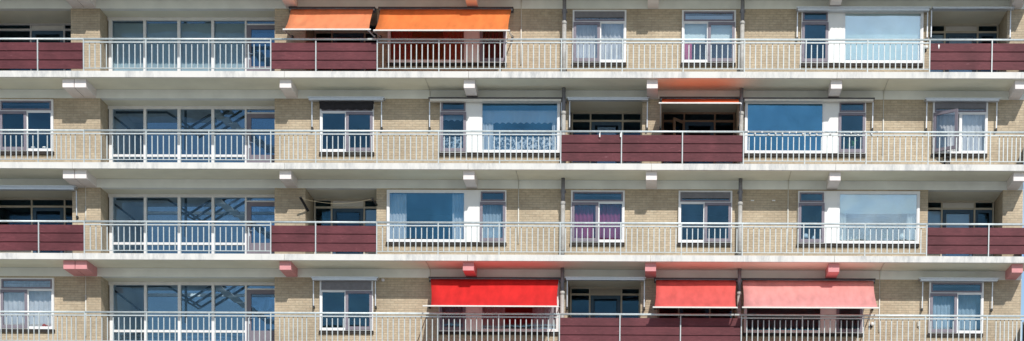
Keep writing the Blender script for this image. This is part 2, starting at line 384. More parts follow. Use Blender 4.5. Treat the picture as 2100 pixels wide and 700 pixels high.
def A(s, l, r, cas, **k): return dict(kind='A', s=s, x0=ax(l, s, -.1), x1=ax(r, s, -.1), cas=cas, **k)
def Bw(s, order, *px, **k): return dict(kind='B', s=s, order=order, xs=[ax(p, s, -.1) for p in px], **k)
WIN = [
 A(0, 1174, 1284, 'L', transom='shutter', glass='glass_clear'), A(0, 1398, 1508.5, 'R', transom='blind', glass='glass_clear'),
 A(1, -2, 109, 'L', transom='glass'), A(1, 656, 766.5, 'R', transom='canvas'), A(1, 1912.5, 2025, 'L', transom='shutter', open=True, glass='glass_clear'),
 A(2, 1170.5, 1280.5, 'L', transom='glass'), A(2, 1391, 1501, 'R', transom='shutter'),
 A(3, 0, 110.5, 'L', transom='glass', glass='glass_clear'), A(3, 655.5, 765, 'R', transom='shutter_full'), A(3, 1905, 2016.5, 'L', transom='glass'),
 Bw(0, 'BPN', 795, 957, 983, 1039, glass='glass_clear'), Bw(0, 'NPB', 1643, 1699.5, 1727, 1893, glass='glass_cloud'),
 Bw(1, 'NPB', 902, 957, 983, 1148, glass='glass_mid'), Bw(1, 'BPN', 1527, 1692, 1718, 1775.5),
 Bw(2, 'BPN', 793, 957, 983, 1038, glass='glass_mid'), Bw(2, 'NPB', 1636, 1691.5, 1716, 1885.5, glass='glass_half'),
 Bw(3, 'NPB', 900, 956, 983, 1146, glass='glass_clear'), Bw(3, 'BPN', 1526, 1688, 1714, 1770, glass='glass'),
]
def wx(w): return (w['x0'], w['x1']) if w['kind'] == 'A' else (w['xs'][0], w['xs'][-1])
WZ0, WZB, WZ1 = .65, 1.905, 2.27

def wall_sheet(mb, xa, xb, za, zb, holes, y0=0.0, y1=.22):
    xs = sorted({xa, xb, *[h[0] for h in holes], *[h[1] for h in holes]}); xs = [x for x in xs if xa <= x <= xb]
    zs = sorted({za, zb, *[h[2] for h in holes], *[h[3] for h in holes]})
    def hole(x, z): return any(h[0] < x < h[1] and h[2] < z < h[3] for h in holes)
    nx, nz = len(xs)-1, len(zs)-1
    S = [[not hole((xs[i]+xs[i+1])/2, (zs[j]+zs[j+1])/2) for j in range(nz)] for i in range(nx)]
    for i in range(nx):
        for j in range(nz):
            if not S[i][j]: continue
            a, b, c, d = xs[i], xs[i+1], zs[j], zs[j+1]
            mb.quad((a, y0, c), (b, y0, c), (b, y0, d), (a, y0, d)); mb.quad((b, y1, c), (a, y1, c), (a, y1, d), (b, y1, d))
            if i == 0 or not S[i-1][j]: mb.quad((a, y1, c), (a, y0, c), (a, y0, d), (a, y1, d))
            if i == nx-1 or not S[i+1][j]: mb.quad((b, y0, c), (b, y1, c), (b, y1, d), (b, y0, d))
            if j == 0 or not S[i][j-1]: mb.quad((a, y1, c), (b, y1, c), (b, y0, c), (a, y0, c))
            if j == nz-1 or not S[i][j+1]: mb.quad((a, y0, d), (b, y0, d), (b, y1, d), (a, y1, d))

for s in range(-1, 7):
    f = F(s); holes = []
    if 0 <= s <= 3:
        for w in WIN:
            if w['s'] == s:
                a, b = wx(w); holes.append((a+.03, b-.03, f+WZ0+.03, f+WZ1-.02))
    ops = sorted(LOG[s] + [(STX0, STX1)]) if 0 <= s <= 3 else []
    edges = [XL] + [e for o in ops for e in o] + [XR]
    for xa, xb in zip(edges[::2], edges[1::2]):     # each stretch of wall between the full-height openings
        mb = MB(); wall_sheet(mb, xa, xb, f, f+BAND, [h for h in holes if xa < h[0] < xb])
        mb.build('brick_wall', M['brick'], B)
    for a, b in ops:                                # side walls of the recesses, butted behind the facade wall
        d = SD+.1 if a == STX0 else LD
        for w0, w1 in ((a-.2, a), (b, b+.2)):
            MB().box(w0, w1, .22, d, f, f+BAND).build('recess_wall', M['brick'], B)
    # concrete lintel band above the brickwork
    mb = MB(); mb.box(XL, XR, 0, .25, f+BAND, f+SOFF); mb.build('lintel_band', M['band'], B)
    # gable wall and left party wall
    mb = MB(); mb.box(XR-.25, XR-.002, .22, 5.6, f, f+SOFF); mb.build('gable_wall', M['brick'], B)
# recess soffits + interior ceilings
for s in range(0, 4):
    f = F(s)
    for a, b in LOG[s] + [(STX0, STX1)]:
        dep = SD+.12 if (a, b) == (STX0, STX1) else LD
        mb = MB(); mb.box(a-.05, b+.05, .25, dep, f+BAND, f+BAND+.06); mb.build('recess_soffit', M['soffit'], B)

# floor structure + balcony slabs (one precast unit per bay)
JOINTS = [SLAB_L, -13.60, -6.97, -1.25, 4.43, 10.12, SLAB_R]
for r in range(-1, 8):
    zs = -2.8*(r-1); soff_m = M['soffit']
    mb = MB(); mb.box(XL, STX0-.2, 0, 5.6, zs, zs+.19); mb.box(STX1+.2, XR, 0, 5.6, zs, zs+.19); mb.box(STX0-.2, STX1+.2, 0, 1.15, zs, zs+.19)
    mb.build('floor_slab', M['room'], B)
    for a, b in zip(JOINTS[:-1], JOINTS[1:]):
        a2, b2 = a+.005, b-.005
        mb = MB()
        mb.box(a2, b2, -D, -D+.09, zs, zs+.19)          # white upstand edge
        sl = mb.build('balcony_slab', M['slab'], B)
        mb = MB(); mb.box(a2, b2, -D+.09, -.002, zs+.004, zs+.12); mb.build('soffit', M['soffit'], sl)
        mb = MB(); mb.box(a2, b2, -D+.09, -.002, zs+.122, zs+.18); mb.build('deck', M['deck'], sl)
# beams under the slabs
BEAMS = [(-13.953, -13.594), (-13.574, -13.214), (-7.153, -6.793), (-1.415, -1.072), (4.265, 4.605), (9.952, 10.292), (15.62, 15.96)]
for r in range(0, 8):
    zs = -2.8*(r-1)
    for a, b in BEAMS:
        mb = MB(); mb.box(a, b, -DB, -.002, zs-.262, zs-.001); mb.box(a, b, -DB+.03, -.002, zs-.001, zs+.003)
        mb.build('cantilever_beam', M['beam_pink'] if r == 3 else M['beam_white'], B)
# scalloped trim along the roof slab above the picture: it gives the topmost storey its wavy shadow line
mb = MB(); n = int((SLAB_R-SLAB_L)/.13*6)
for i in range(n):
    xa, xb = SLAB_L+i*.13/6, SLAB_L+(i+1)*.13/6
    za, zb = [2.8-.028*abs(math.sin(math.pi*(x-SLAB_L)/.13)) - .002 for x in (xa, xb)]
    mb.quad((xa, -D-.01, za), (xb, -D-.01, zb), (xb, -D-.01, 2.9), (xa, -D-.01, 2.9))
mb.build('roof_edge_trim', M['slab'], B, solid=.012)
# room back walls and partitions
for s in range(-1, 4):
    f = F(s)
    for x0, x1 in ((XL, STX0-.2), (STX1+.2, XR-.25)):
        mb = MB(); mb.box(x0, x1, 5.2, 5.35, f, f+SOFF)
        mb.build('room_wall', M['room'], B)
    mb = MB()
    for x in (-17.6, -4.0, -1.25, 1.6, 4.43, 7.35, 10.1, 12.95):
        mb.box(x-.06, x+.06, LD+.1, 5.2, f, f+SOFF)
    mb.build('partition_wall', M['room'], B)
# stairwell
for xa in (STX0-.2, STX1): MB().box(xa, xa+.2, SD+.1, 5.78, F(4), F(-1)+2.6).build('stairwell_wall', M['stair_wall'], B)
for s in range(-1, 5):
    f = F(s); rg = MB().box(STX0, STX1, 5.5, 5.6, f-.12, f-.02).build('rear_parapet', M['stair_wall'], B)
    MB().box(STX0, STX1, 5.54, 5.55, f-.02, f+2.68).build('pane', M['rear_glass'], rg)
# roof and foot of the block
mb = MB(); mb.box(XL-.01, XR+.01, -.01, 5.82, F(-2)-.19, F(-2)); mb.build('roof', M['slab'], B)
for xa, xb in ((XL, STX0-.2), (STX1+.2, XR)): MB().box(xa, xb, 5.6, 5.8, GROUND, F(-2)-.2).build('rear_wall', M['brick'], B)
mb = MB(); mb.box(XL-.2, XL-.002, 0, 5.6, GROUND, F(-2)-.2); mb.build('party_wall', M['brick'], B)

# ------------------------------------------------------------------ windows (parts of the building)
def pane(parent, x0, x1, z0, z1, y, m='glass'):
    mb = MB(); mb.box(x0, x1, y, y+.008, z0, z1); return mb.build('pane', M[m], parent)

def casement(parent, x0, x1, z0, z1, y0=-.135, mk='mauve_frame', glass='glass', w=.085, ang=None, hinge='L'):
    mb = MB(); mb.ring(x0, x1, z0, z1, w, y0, y0+.06, wb=.10)
    mb.box(x0+.01, x0+.035, y0-.012, y0, z0+.18, z0+.26); mb.box(x0+.01, x0+.035, y0-.012, y0, z1-.26, z1-.18)   # hinges
    c = mb.build('casement', M[mk], parent, origin=(x0, y0+.03, z0))
    p = MB().box(x0+w, x1-w, y0+.03, y0+.038, z0+.10, z1-w).build('pane', M[glass], parent, origin=(x0, y0+.03, z0))
    if ang:
        c.rotation_euler.z = ang; p.rotation_euler.z = ang
    return c

def window_A(w):
    s, x0, x1 = w['s'], w['x0'], w['x1']; f = F(s); z0, zb, z1 = f+WZ0, f+WZB, f+WZ1
    y0, y1 = -.11, .06; xm = (x0+x1)/2
    mb = MB(); mb.ring(x0, x1, z0, z1, .055, y0, y1, wb=.06, wt=.045)
    mb.box(x0+.055, x1-.055, y0, y1, zb-.02, zb+.02); mb.box(xm-.03, xm+.03, y0+.001, y1, z0+.06, zb-.02)
    W = mb.build('window', M['white_frame'], B)
    # transom light
    gl = w.get('glass', 'glass')
    MB().ring(x0+.056, x1-.056, zb+.021, z1-.046, .05, y0-.012, y0+.05).build('transom_frame', M['mauve_frame'], W)
    pane(W, x0+.107, x1-.107, zb+.072, z1-.097, y0+.02, gl)
    t = w['transom']
    if t == 'shutter':
        mb = MB(); zt = z1-.055
        for k in range(4): mb.box(x0+.07, x1-.07, y0-.035+.004*(k % 2), y0-.014, zt-.048*(k+1)+.003, zt-.048*k)
        mb.build('roller_shutter', M['shutter'], W)
    elif t == 'shutter_full':
        mb = MB(); zt = z1-.0
        for k in range(7): mb.box(x0+.06, x1-.06, y0-.035+.003*(k % 2), y0-.014, zt-.05*(k+1)+.002, zt-.05*k)
        mb.build('roller_shutter', M['shutter'], W)
    elif t == 'blind':
        MB().box(x0+.11, x1-.11, y0+.07, y0+.08, zb+.07, z1-.16).build('transom_blind', M['blind_grey'], W)
    elif t == 'canvas':
        mb = MB(); mb.box(x0-.01, x1+.01, y0-.09, y0-.014, z1-.13, z1-.005)
        n = 36
        for i in range(n):
            xa, xb = x0+(x1-x0)*i/n, x0+(x1-x0)*(i+1)/n
            za = zb+.07-.03*abs(math.sin(i*math.pi/6)); mb.box(xa, xb, y0-.075, y0-.055, za, z1-.131)
        mb.build('valance', M['black_cloth'], W)
    else:
        MB().box(x0+.12, x1-.12, y0+.06, y0+.075, z1-.17, z1-.15).build('transom_bar', M['mauve_frame'], W)
    # opening casement + fixed light
    cl = w['cas'] == 'L'
    ca = (x0+.03, xm+.02) if cl else (xm-.02, x1-.03)
    fx = (xm+.03, x1-.055) if cl else (x0+.055, xm-.03)
    casement(W, ca[0], ca[1], z0+.025, zb-.012, y0-.03, glass=gl, ang=-math.radians(38) if w.get('open') else None)
    pane(W, fx[0], fx[1], z0+.06, zb-.02, y0+.05, gl)
    MB().ring(fx[0], fx[1], z0+.06, zb-.02, .028, y0+.02, y0+.05).build('glazing_bead', M['white_frame'], W)
    mb = MB(); mb.box(x0-.03, x1+.01, -.075, -.001, z0-.095, z0-.003); mb.build('sill', M['sill'], W)
    return W

def window_B(w):
    s, xs = w['s'], w['xs']; f = F(s); z0, zb, z1 = f+WZ0-.01, f+WZB, f+WZ1; y0, y1 = -.11, .06
    if w['order'] == 'NPB': n0, n1, p0, p1, b0, b1 = xs[0], xs[1], xs[1], xs[2], xs[2], xs[3]
    else: b0, b1, p0, p1, n0, n1 = xs[0], xs[1], xs[1], xs[2], xs[2], xs[3]
    mb = MB(); mb.ring(b0, b1, z0, z1, .06, y0, y1, wb=.06, wt=.06)
    W = mb.build('window', M['white_frame'], B)
    mb = MB(); mb.ring(n0+.001, n1-.001, z0, z1, .04, y0+.002, y1, wb=.06, wt=.045); mb.box(n0+.041, n1-.041, y0+.002, y1, zb-.015, zb+.015)
    mb.build('side_frame', M['white_frame'], W)
    mb = MB(); mb.box(p0+.001, p1-.001, y0-.004, y1, z0+.004, z1); mb.build('infill_panel', M['panel_white'], W)
    g = w.get('glass', 'glass_deep')
    MB().ring(b0+.06, b1-.06, z0+.06, z1-.06, .03, y0+.02, y0+.05).build('glazing_bead', M['white_frame'], W)
    pane(W, b0+.06, b1-.06, z0+.06, z1-.06, y0+.05, g)
    MB().ring(n0+.042, n1-.042, zb+.016, z1-.046, .05, y0-.012, y0+.05).build('transom_frame', M['mauve_frame'], W)
    pane(W, n0+.09, n1-.09, zb+.066, z1-.096, y0+.02, 'glass')
    casement(W, n0+.02, n1-.02, z0+.03, zb-.01, y0-.03)
    mb = MB(); mb.box(xs[0]-.03, xs[3]+.01, -.075, -.001, z0-.09, z0-.003); mb.build('sill', M['sill'], W)
    w.update(b=(b0, b1), n=(n0, n1), p=(p0, p1)); return W
for w in WIN: (window_A if w['kind'] == 'A' else window_B)(w)

# ------------------------------------------------------------------ loggia back walls
def loggia(s, a, b, m1, m2, fr, centre, side_l='dark', side_r='dark', tb=2.06, low=None):
    """back wall: left light, door in the middle, right light"""
    f = F(s); y0, y1 = LD-.06, LD+.04; W = None
    mb = MB(); t = .05
    mb.box(a, a+t, y0, y1, f, f+BAND); mb.box(b-t, b, y0, y1, f, f+BAND)
    mb.box(m1-t/2, m1+t/2, y0, y1, f, f+BAND); mb.box(m2-t/2, m2+t/2, y0, y1, f, f+BAND)
    cells = [(a+t, m1-t/2), (m1+t/2, m2-t/2), (m2+t/2, b-t)]
    for i, (c0, c1) in enumerate(cells):
        mb.box(c0, c1, y0, y1, f+BAND-.05, f+BAND); mb.box(c0, c1, y0+.001, y1, f+tb-.03, f+tb+.03); mb.box(c0, c1, y0, y1, f, f+.07)
    W = mb.build('loggia_front', M[fr], B)
    for i, (c0, c1) in enumerate(cells):
        if i == 1 and centre != 'glazed':
            MB().box(c0, c1, LD, LD+.02, f+tb+.03, f+BAND-.05).build('top_panel', M['panel_white' if centre == 'white' else 'panel_beige'], W)
        else:
            pane(W, c0, c1, f+tb+.03, f+BAND-.05, LD, 'glass_loggia')
    # lower lights: side windows over a parapet panel, a door in the middle
    for c0, c1, look in ((*cells[0], side_l), (*cells[2], side_r)):
        MB().box(c0, c1, LD, LD+.03, f+.07, f+.75).build('parapet_panel', M['panel_beige'], W)
        if look == 'blue':
            MB().ring(c0+.01, c1-.01, f+.76, f+tb-.031, .09, y0+.012, y1-.02).build('sash', M['blue_frame'], W)
        pane(W, c0, c1, f+.75, f+tb-.03, LD+.01, 'glass_loggia')
        if look == 'pale': MB().box(c0, c1, LD+.05, LD+.06, f+.75, f+tb-.06).build('screen', M['panel_white'], W)
    c0, c1 = cells[1]
    dr = MB().ring(c0+.01, c1-.01, f+.075, f+tb-.031, .11, y0+.01, y1-.02, wb=.5).build('balcony_door', M['blue_frame'], W)
    MB().box(c0+.14, c1-.14, LD, LD+.008, f+.58, f+tb-.15).build('door_pane', M['glass_loggia'], W)
    if low == 'pale': MB().box(c0+.12, c1-.12, LD+.05, LD+.06, f+.5, f+tb-.14).build('door_blind', M['panel_white'], W)
    if low == 'lace': MB().box(c0+.2, c1-.2, LD+.05, LD+.055, f+.5, f+tb-.17).build('door_net', M['net'], W)
    return W
def bx_(u, s, v): return at(u, v, LD-.05)[0]
loggia(0, LOG[0][0][0]+.02, LOG[0][0][1]-.02, bx_(63, 0, 60), bx_(131.5, 0, 60), 'grey_frame', 'white', tb=2.14)
loggia(2, LOG[2][0][0]+.02, LOG[2][0][1]-.02, bx_(65, 2, 430), bx_(132.5, 2, 430), 'beige_frame', 'glazed', tb=2.07)
for s in (0, 2):
    loggia(s, LOG[s][1][0]+.02, LOG[s][1][1]-.02, bx_(680, 2, 430), bx_(747, 2, 430), 'beige_frame', 'white', tb=2.07, side_r='pale' if s == 2 else 'dark')
    loggia(s, LOG[s][2][0]+.02, LOG[s][2][1]-.02, bx_(1931.5, 2, 430), bx_(1998.5, 2, 440), 'beige_frame', 'white', side_l='pale', side_r='blue', low='pale', tb=2.09)
loggia(1, LOG[1][0][0]+.02, LOG[1][0][1]-.02, bx_(1211, 1, 250), bx_(1277, 1, 250), 'beige_frame', 'glazed', tb=2.06, low='lace')
w2 = loggia(1, LOG[1][1][0]+.02, LOG[1][1][1]-.02, bx_(1403, 1, 250), bx_(1466, 1, 250), 'brown_frame', 'glazed', tb=2.06)
loggia(3, LOG[3][0][0]+.02, LOG[3][0][1]-.02, bx_(1209.5, 3, 600), bx_(1274.5, 3, 600), 'beige_frame', 'beige', tb=2.11)
loggia(3, LOG[3][1][0]+.02, LOG[3][1][1]-.02, bx_(1392, 3, 620), bx_(1456, 3, 620), 'beige_frame', 'beige', tb=2.11)
# the open sash of the second loggia of the storey below the top one
m1 = bx_(1403, 1, 250)
sash = MB().ring(m1-.62, m1, F(1)+.76, F(1)+2.03, .085, LD-.12, LD-.07).build('open_sash', M['brown_frame'], w2, origin=(m1, LD-.1, F(1)+.76))
sash.rotation_euler.z = math.radians(57)
sp = MB().box(m1-.535, m1-.085, LD-.1, LD-.092, F(1)+.845, F(1)+1.945).build('pane', M['glass'], w2, origin=(m1, LD-.1, F(1)+.76))
sp.rotation_euler.z = math.radians(57)

# ------------------------------------------------------------------ stair glazing and stairs
SMX = [(-13.05, -12.935), (-11.93, -11.845), (-10.832, -10.737), (-9.736, -9.648), (-8.655, -8.598)]
for s in range(0, 4):
    f = F(s); y0, y1 = SD-.05, SD+.09
    mb = MB()
    for i, (a, b) in enumerate(SMX): mb.box(a, b, y0-.03, y1, f, f+2.24)
    mb.box(STX0+.002, STX1-.002, y0-.02, y1, f+2.24, f+BAND-.002)
    if s > 0:
        for (a, b), (c, d) in zip(SMX[:-1], SMX[1:]): mb.box(b, c, y0, y1, f+.725, f+.80)
    mb.box(SMX[-1][1], STX1-.002, y0, y1, f+2.095, f+2.14)
    W = mb.build('stair_window', M['white_frame'], B)
    for (a, b), (c, d) in zip(SMX[:-1], SMX[1:]):
        pane(W, b, c, f+.02, f+2.24, SD+.02, 'glass_stair')
        if s == 0: MB().box(b+.002, c-.002, SD+.12, SD+.13, f+.02, f+2.2).build('frosted_screen', M['frosted'], W)
    pane(W, SMX[-1][1], STX1, f+2.14, f+2.24, SD+.02, 'glass_stair')
    dx0, dx1 = SMX[-1][1]+.004, STX1-.006
    mb = MB(); mb.ring(dx0, dx1, f+.02, f+2.09, .14, y0-.02, y0+.05, wb=.77, wt=.13)
    dr = mb.build('door', M['mauve_frame'], B)
    MB().box(dx0+.14, dx1-.14, SD, SD+.008, f+.79, f+1.96).build('pane', M['glass_loggia'], dr)
    mb = MB(); mb.box(dx0+.045, dx0+.105, y0-.035, y0-.021, f+1.0, f+1.24); mb.bar((dx0+.075, y0-.07, f+1.17), (dx0+.2, y0-.07, f+1.17), .022); mb.box(dx0+.065, dx0+.085, y0-.07, y0-.035, f+1.16, f+1.18)
    mb.build('handle', M['alu'], dr)
def sp_(u, v, s=2, Y=2.2, ds=0):
    X, Z = at(220+u/5, 390+v/5, Y); return (X, Y, Z+2.8*(2-ds))
for s in range(0, 4):
    mb = MB()
    def seg(u0, v0, u1, v1, Y=2.2, w=.05):
        mb.bar(sp_(u0, v0, 2, Y, s), sp_(u1, v1, 2, Y, s), w*1.25, .05)
    seg(40, 95, 615, 95, 1.9, .055); seg(615, 95, 960, 312, 1.9, .05); seg(765, 232, 940, 335, 2.0, .045)
    seg(40, 118, 300, 320, 1.7, .05); seg(300, 320, 400, 398, 1.7, .05)
    seg(805, 60, 805, 480, 1.9, .06)
    seg(800, 270, 1065, 105, 2.6, .055); seg(880, 300, 1250, 65, 2.6, .06); seg(940, 340, 1380, 65, 2.8, .05); seg(1090, 318, 1480, 80, 2.8, .06)
    st = mb.build('stair_railing', M['steel_dark'], B)
    # flights of concrete treads
    mb = MB(); f = F(s)
    for k in range(8):
        x = -10.2+k*.27; z = f-.1+.175*k-.0; mb.box(x, x+.30, 2.9, 4.0, z, z+.035)
    for k in range(8):
        x = -8.0-k*.27; z = f+1.3+.175*k; mb.box(x-.30, x, 1.75, 2.75, z, z+.035)
    mb.box(-8.0, -7.55, 1.75, 4.15, f+1.24, f+1.30); mb.box(STX0+.02, -10.25, 1.2, 4.15, f-.16, f-.04)
    mb.build('stair_flight', M['tread'], B)

# ------------------------------------------------------------------ railings and board screens on every balcony
PX = [-18.5, -16.58, -14.675, -13.237, -11.288, -9.327, -7.396, -5.993, -4.085, -2.173, -.275, 1.62, 3.501, 5.383, 7.269, 9.158, 11.051, 12.955, 14.861, 16.19]
RY = -1.345
def _bal():
    mb = MB(); mb.box(-.0148, .0148, -.0148, .0148, .105, .825); o = mb
    return o
_b = _bal().build('baluster', M['rail'], None); BAL = _b.data; bpy.data.objects.remove(_b)
_b = MB().box(-.008, .008, -.008, .008, .822, .872).build('pin', M['pin'], None); PIN = _b.data; bpy.data.objects.remove(_b)
_b = MB().box(-.0165, .0165, -.04, .008, -.005, .962).build('post', M['rail'], None); POST = _b.data; bpy.data.objects.remove(_b)

FLOORW = ['topmost balcony', 'second balcony from the top', 'third balcony from the top', 'lowest balcony in view']
def nbal(a, b): return 7 if b-a < 1.6 else 10
def railing(s, i0, i1, label, first_post=False, zoff=0):
    f = F(s); x0, x1 = PX[i0], PX[i1]
    t = thing('balcony_railing', label, 'railing', ((x0+x1)/2, RY, f), 'steel balcony railings')
    j = .004
    MB().tube([(x0+j, RY, f+.988), (x1-j, RY, f+.988)], .033, 12).build('top_rail', M['rail_top'], t)
    MB().box(x0+j, x1-j, RY-.018, RY+.018, f+.872, f+.908).build('middle_rail', M['rail'], t)
    MB().box(x0+j, x1-j, RY-.016, RY+.016, f+.085, f+.108).build('bottom_rail', M['rail'], t)
    for i in range(i0 if first_post else i0+1, i1+1): place('post', POST, t, (PX[i], RY-.012, f))
    for i in range(i0, i1):
        a, b = PX[i], PX[i+1]; n = nbal(a, b); e = .28 if n == 7 else (b-a)/(n+1)
        for k in range(n):
            x = a+e+(b-a-2*e)*k/(n-1)
            q = place('baluster', BAL, t, (x+random.uniform(-.004, .004), RY, f))
            place('pin', PIN, q, (x, RY, f))
    return t
def screen(s, i0, i1, label, first_post=False):
    f = F(s); x0, x1 = PX[i0], PX[i1]
    t = thing('balcony_screen', label, 'balcony screen', ((x0+x1)/2, RY, f), 'maroon boarded balcony screens')
    j = .004
    MB().tube([(x0+j, RY, f+.988), (x1-j, RY, f+.988)], .033, 12).build('top_rail', M['rail_top'], t)
    for i in range(i0 if first_post else i0+1, i1+1): place('post', POST, t, (PX[i], RY-.012, f))
    for i in range(i0, i1):
        a, b = PX[i]+.006, PX[i+1]-.006
        for k in range(3):
            z0 = f+.085+k*.278; dz = random.uniform(-.004, .004)
            mb = MB(); mb.box(a, b, RY+.002, RY+.042, z0+dz, z0+.243+dz)
            if k < 2: mb.box(a+.003, b-.003, RY+.036, RY+.041, z0+.243+dz, z0+.284)      # rebate behind the open joint
            mb.build('board', M['board'], t)
    for i in range(i0+1, i1): MB().box(PX[i]-.02, PX[i]+.02, RY+.028, RY+.05, f+.06, f+.9).build('batten', M['rail'], t)
    return t
# index of posts: 0,1,2 = left of the joint, 3 = post by the joint
screen(0, 0, 3, 'maroon boarded screen at the left end of the topmost balcony, left of the stair entrance', True)
railing(0, 3, 6, 'pale steel railing before the topmost stair window, between two maroon screens')
screen(0, 6, 8, 'maroon boarded screen shaded below the pale salmon orange awning')
railing(0, 8, 17, 'long pale steel railing of the topmost balcony, running right from under the orange awnings')
screen(0, 17, 19, 'maroon boarded screen at the right end of the topmost balcony, with a white bird-dropping mark')
railing(1, 0, 3, 'short pale steel railing left of the joint on the second balcony from the top', True)
railing(1, 3, 11, 'long pale steel railing passing the stair window and scalloped-curtain window, second balcony down')
screen(1, 11, 14, 'maroon boarded screen of three bays on the second balcony, between the two drainpipes')
railing(1, 14, 19, 'pale steel railing with fairy lights on its rail, right end of the second balcony')
screen(2, 0, 3, 'maroon boarded screen at the left end of the third balcony, below a folded awning', True)
railing(2, 3, 6, 'pale steel railing before the third stair window from the top, between two maroon screens')
screen(2, 6, 8, 'maroon boarded screen in front of the recess with the clothesline')
railing(2, 8, 17, 'long pale steel railing before the purple curtained window on the third balcony')
screen(2, 17, 19, 'maroon boarded screen at the right end of the third balcony, before the blue framed door')
railing(3, 0, 3, 'short pale steel railing at the left end of the lowest balcony, before net curtains', True)
railing(3, 3, 11, 'pale steel railing running under the bright red awning on the lowest balcony')
screen(3, 11, 14, 'maroon boarded screen partly shaded by the coral awning on the lowest balcony')
railing(3, 14, 19, 'pale steel railing running right from under the palest pink awning')
# returns along the gable end of every balcony
for s in range(0, 4):
    f = F(s); xe = 16.205
    t = thing('side_screen', 'screen closing the gable end of the ' + FLOORW[s], 'balcony screen', (xe, -.7, f), 'screens closing the balcony ends')
    MB().box(xe-.015, xe+.015, RY+.06, -.03, f+.06, f+.93).build('board', M['black_metal' if s in (1, 3) else 'board'], t)
    MB().tube([(xe, RY+.04, f+.988), (xe, -.03, f+.988)], .03, 10).build('top_rail', M['rail_top'], t)
    MB().box(xe-.02, xe+.02, -.07, -.03, f-.005, f+.955).build('post', M['rail'], t)

# ------------------------------------------------------------------ drainpipes and conduits
for u, nm, lab in ((1155, 0, 'grey drainpipe running down beside the scalloped-curtain window, left of the two'), (1519, 1, 'grey drainpipe right of the maroon three-bay screen, the right of the two')):
    x = [at(u+2, 60, -.27)[0], at(u, 240, -.27)[0], at(u-.5, 430, -.27)[0], at(u-.8, 610, -.27)[0]]
    xm = sum(x)/4
    t = thing('drainpipe', lab, 'drainpipe', (xm, -.27, F(3)), 'drainpipes on the facade')
    for s in range(0, 4):
        f = F(s); zc = f+1.84
        MB().tube([(xm, -.27, f-.0), (xm, -.27, zc-.02)], .068, 14).build('lower_pipe', M['pipe'], t)
        MB().tube([(xm, -.27, zc-.06), (xm, -.27, zc+.03), (xm, -.27, zc+.05)], [.082, .082, .06], 14).build('collar', M['pipe'], t)
        MB().tube([(xm, -.27, zc+.03), (xm, -.27, f+SOFF-.002)], .060, 14).build('upper_pipe', M['pipe_shade'], t)
        mb = MB(); mb.box(xm-.09, xm+.09, -.36, -.18, f-.005, f+.05); mb.build('floor_flange', M['pin'], t)
        for zz in (.4, 2.2): MB().box(xm-.085, xm+.085, -.29, -.002, f+zz, f+zz+.03).build('clamp', M['pipe_shade'], t)

for (u, s, vb, lab) in ((1068.5, 0, 133, 'thin pale conduit on brick right of the large orange awning, topmost storey'),
                   (1811, 1, 318, 'thin pale conduit on brick between folded awnings, right side of second storey'),
                   (1063, 2, 500, 'thin pale conduit on brick right of the blue curtained window, third storey'),
                   (1615.5, 2, 500, 'thin pale conduit on brick left of the window with white lamps, third storey'),
                   (1803, 3, 682, 'thin pale conduit on brick right of the palest pink awning, lowest storey'),
                   (176, 2, 455, 'thin conduit on brick beside the stair recess, third storey'),
                   (176, 3, 690, 'thin conduit on brick beside the stair recess, lowest storey'),
                   (882, 3, 575, 'thin cable across the soffit left of the bright red awning'),
                   (881, 1, 210, 'thin cable across the soffit left of the scalloped-curtain window')):
    x = at(u, VMID[s], -.03)[0]; f = F(s); zb = at(u, vb, -.03)[1]
    t = thing('conduit', lab, 'conduit', (x, -.03, zb), 'thin conduits on the facade')
    zs = f+SOFF
    if zb < f+1.5:
        MB().tube([(x, -.03, zb), (x, -.03, f+1.75)], .022, 8).build('sleeve', M['conduit'], t)
    MB().tube([(x, -.026, max(zb, f+1.7)), (x, -.026, zs-.02)], .011, 8).build('riser', M['conduit'], t)
    MB().tube([(x, -.026, zs-.018), (x, -D+.12, zs-.010)], .009, 8).build('soffit_run', M['beige_frame'], t)

# ------------------------------------------------------------------ awnings
ARM_L = .88; PIV = 1.42
def sag_cloth(p0, p1, q0, q1, sag=.03, n=10, mcols=12, ripple=0.0):
    mb = MB(); g = []
    for i in range(n+1):
        t = i/n; row = []
        for j in range(mcols+1):
            u = j/mcols
            a = Vector(p0).lerp(Vector(p1), u); b = Vector(q0).lerp(Vector(q1), u)
            c = a.lerp(b, t); e = math.sin(math.pi*t)*sag*(1+.35*math.sin(u*5+1)) 
            edge = (abs(u-.5)*2)**6
            c.z -= e*(1-.4*edge); c.z += ripple*math.sin(u*23+t*4)*t
            c.x += (0.5-u)*edge*.05*math.sin(math.pi*t)
            row.append(tuple(c))
        g.append(row)
    i0 = len(mb.v)
    for row in g: mb.v += row
    w = mcols+1
    for i in range(n):
        for j in range(mcols):
            mb.f.append((i0+i*w+j, i0+i*w+j+1, i0+(i+1)*w+j+1, i0+(i+1)*w+j)); mb.sm.append(True)
    return mb

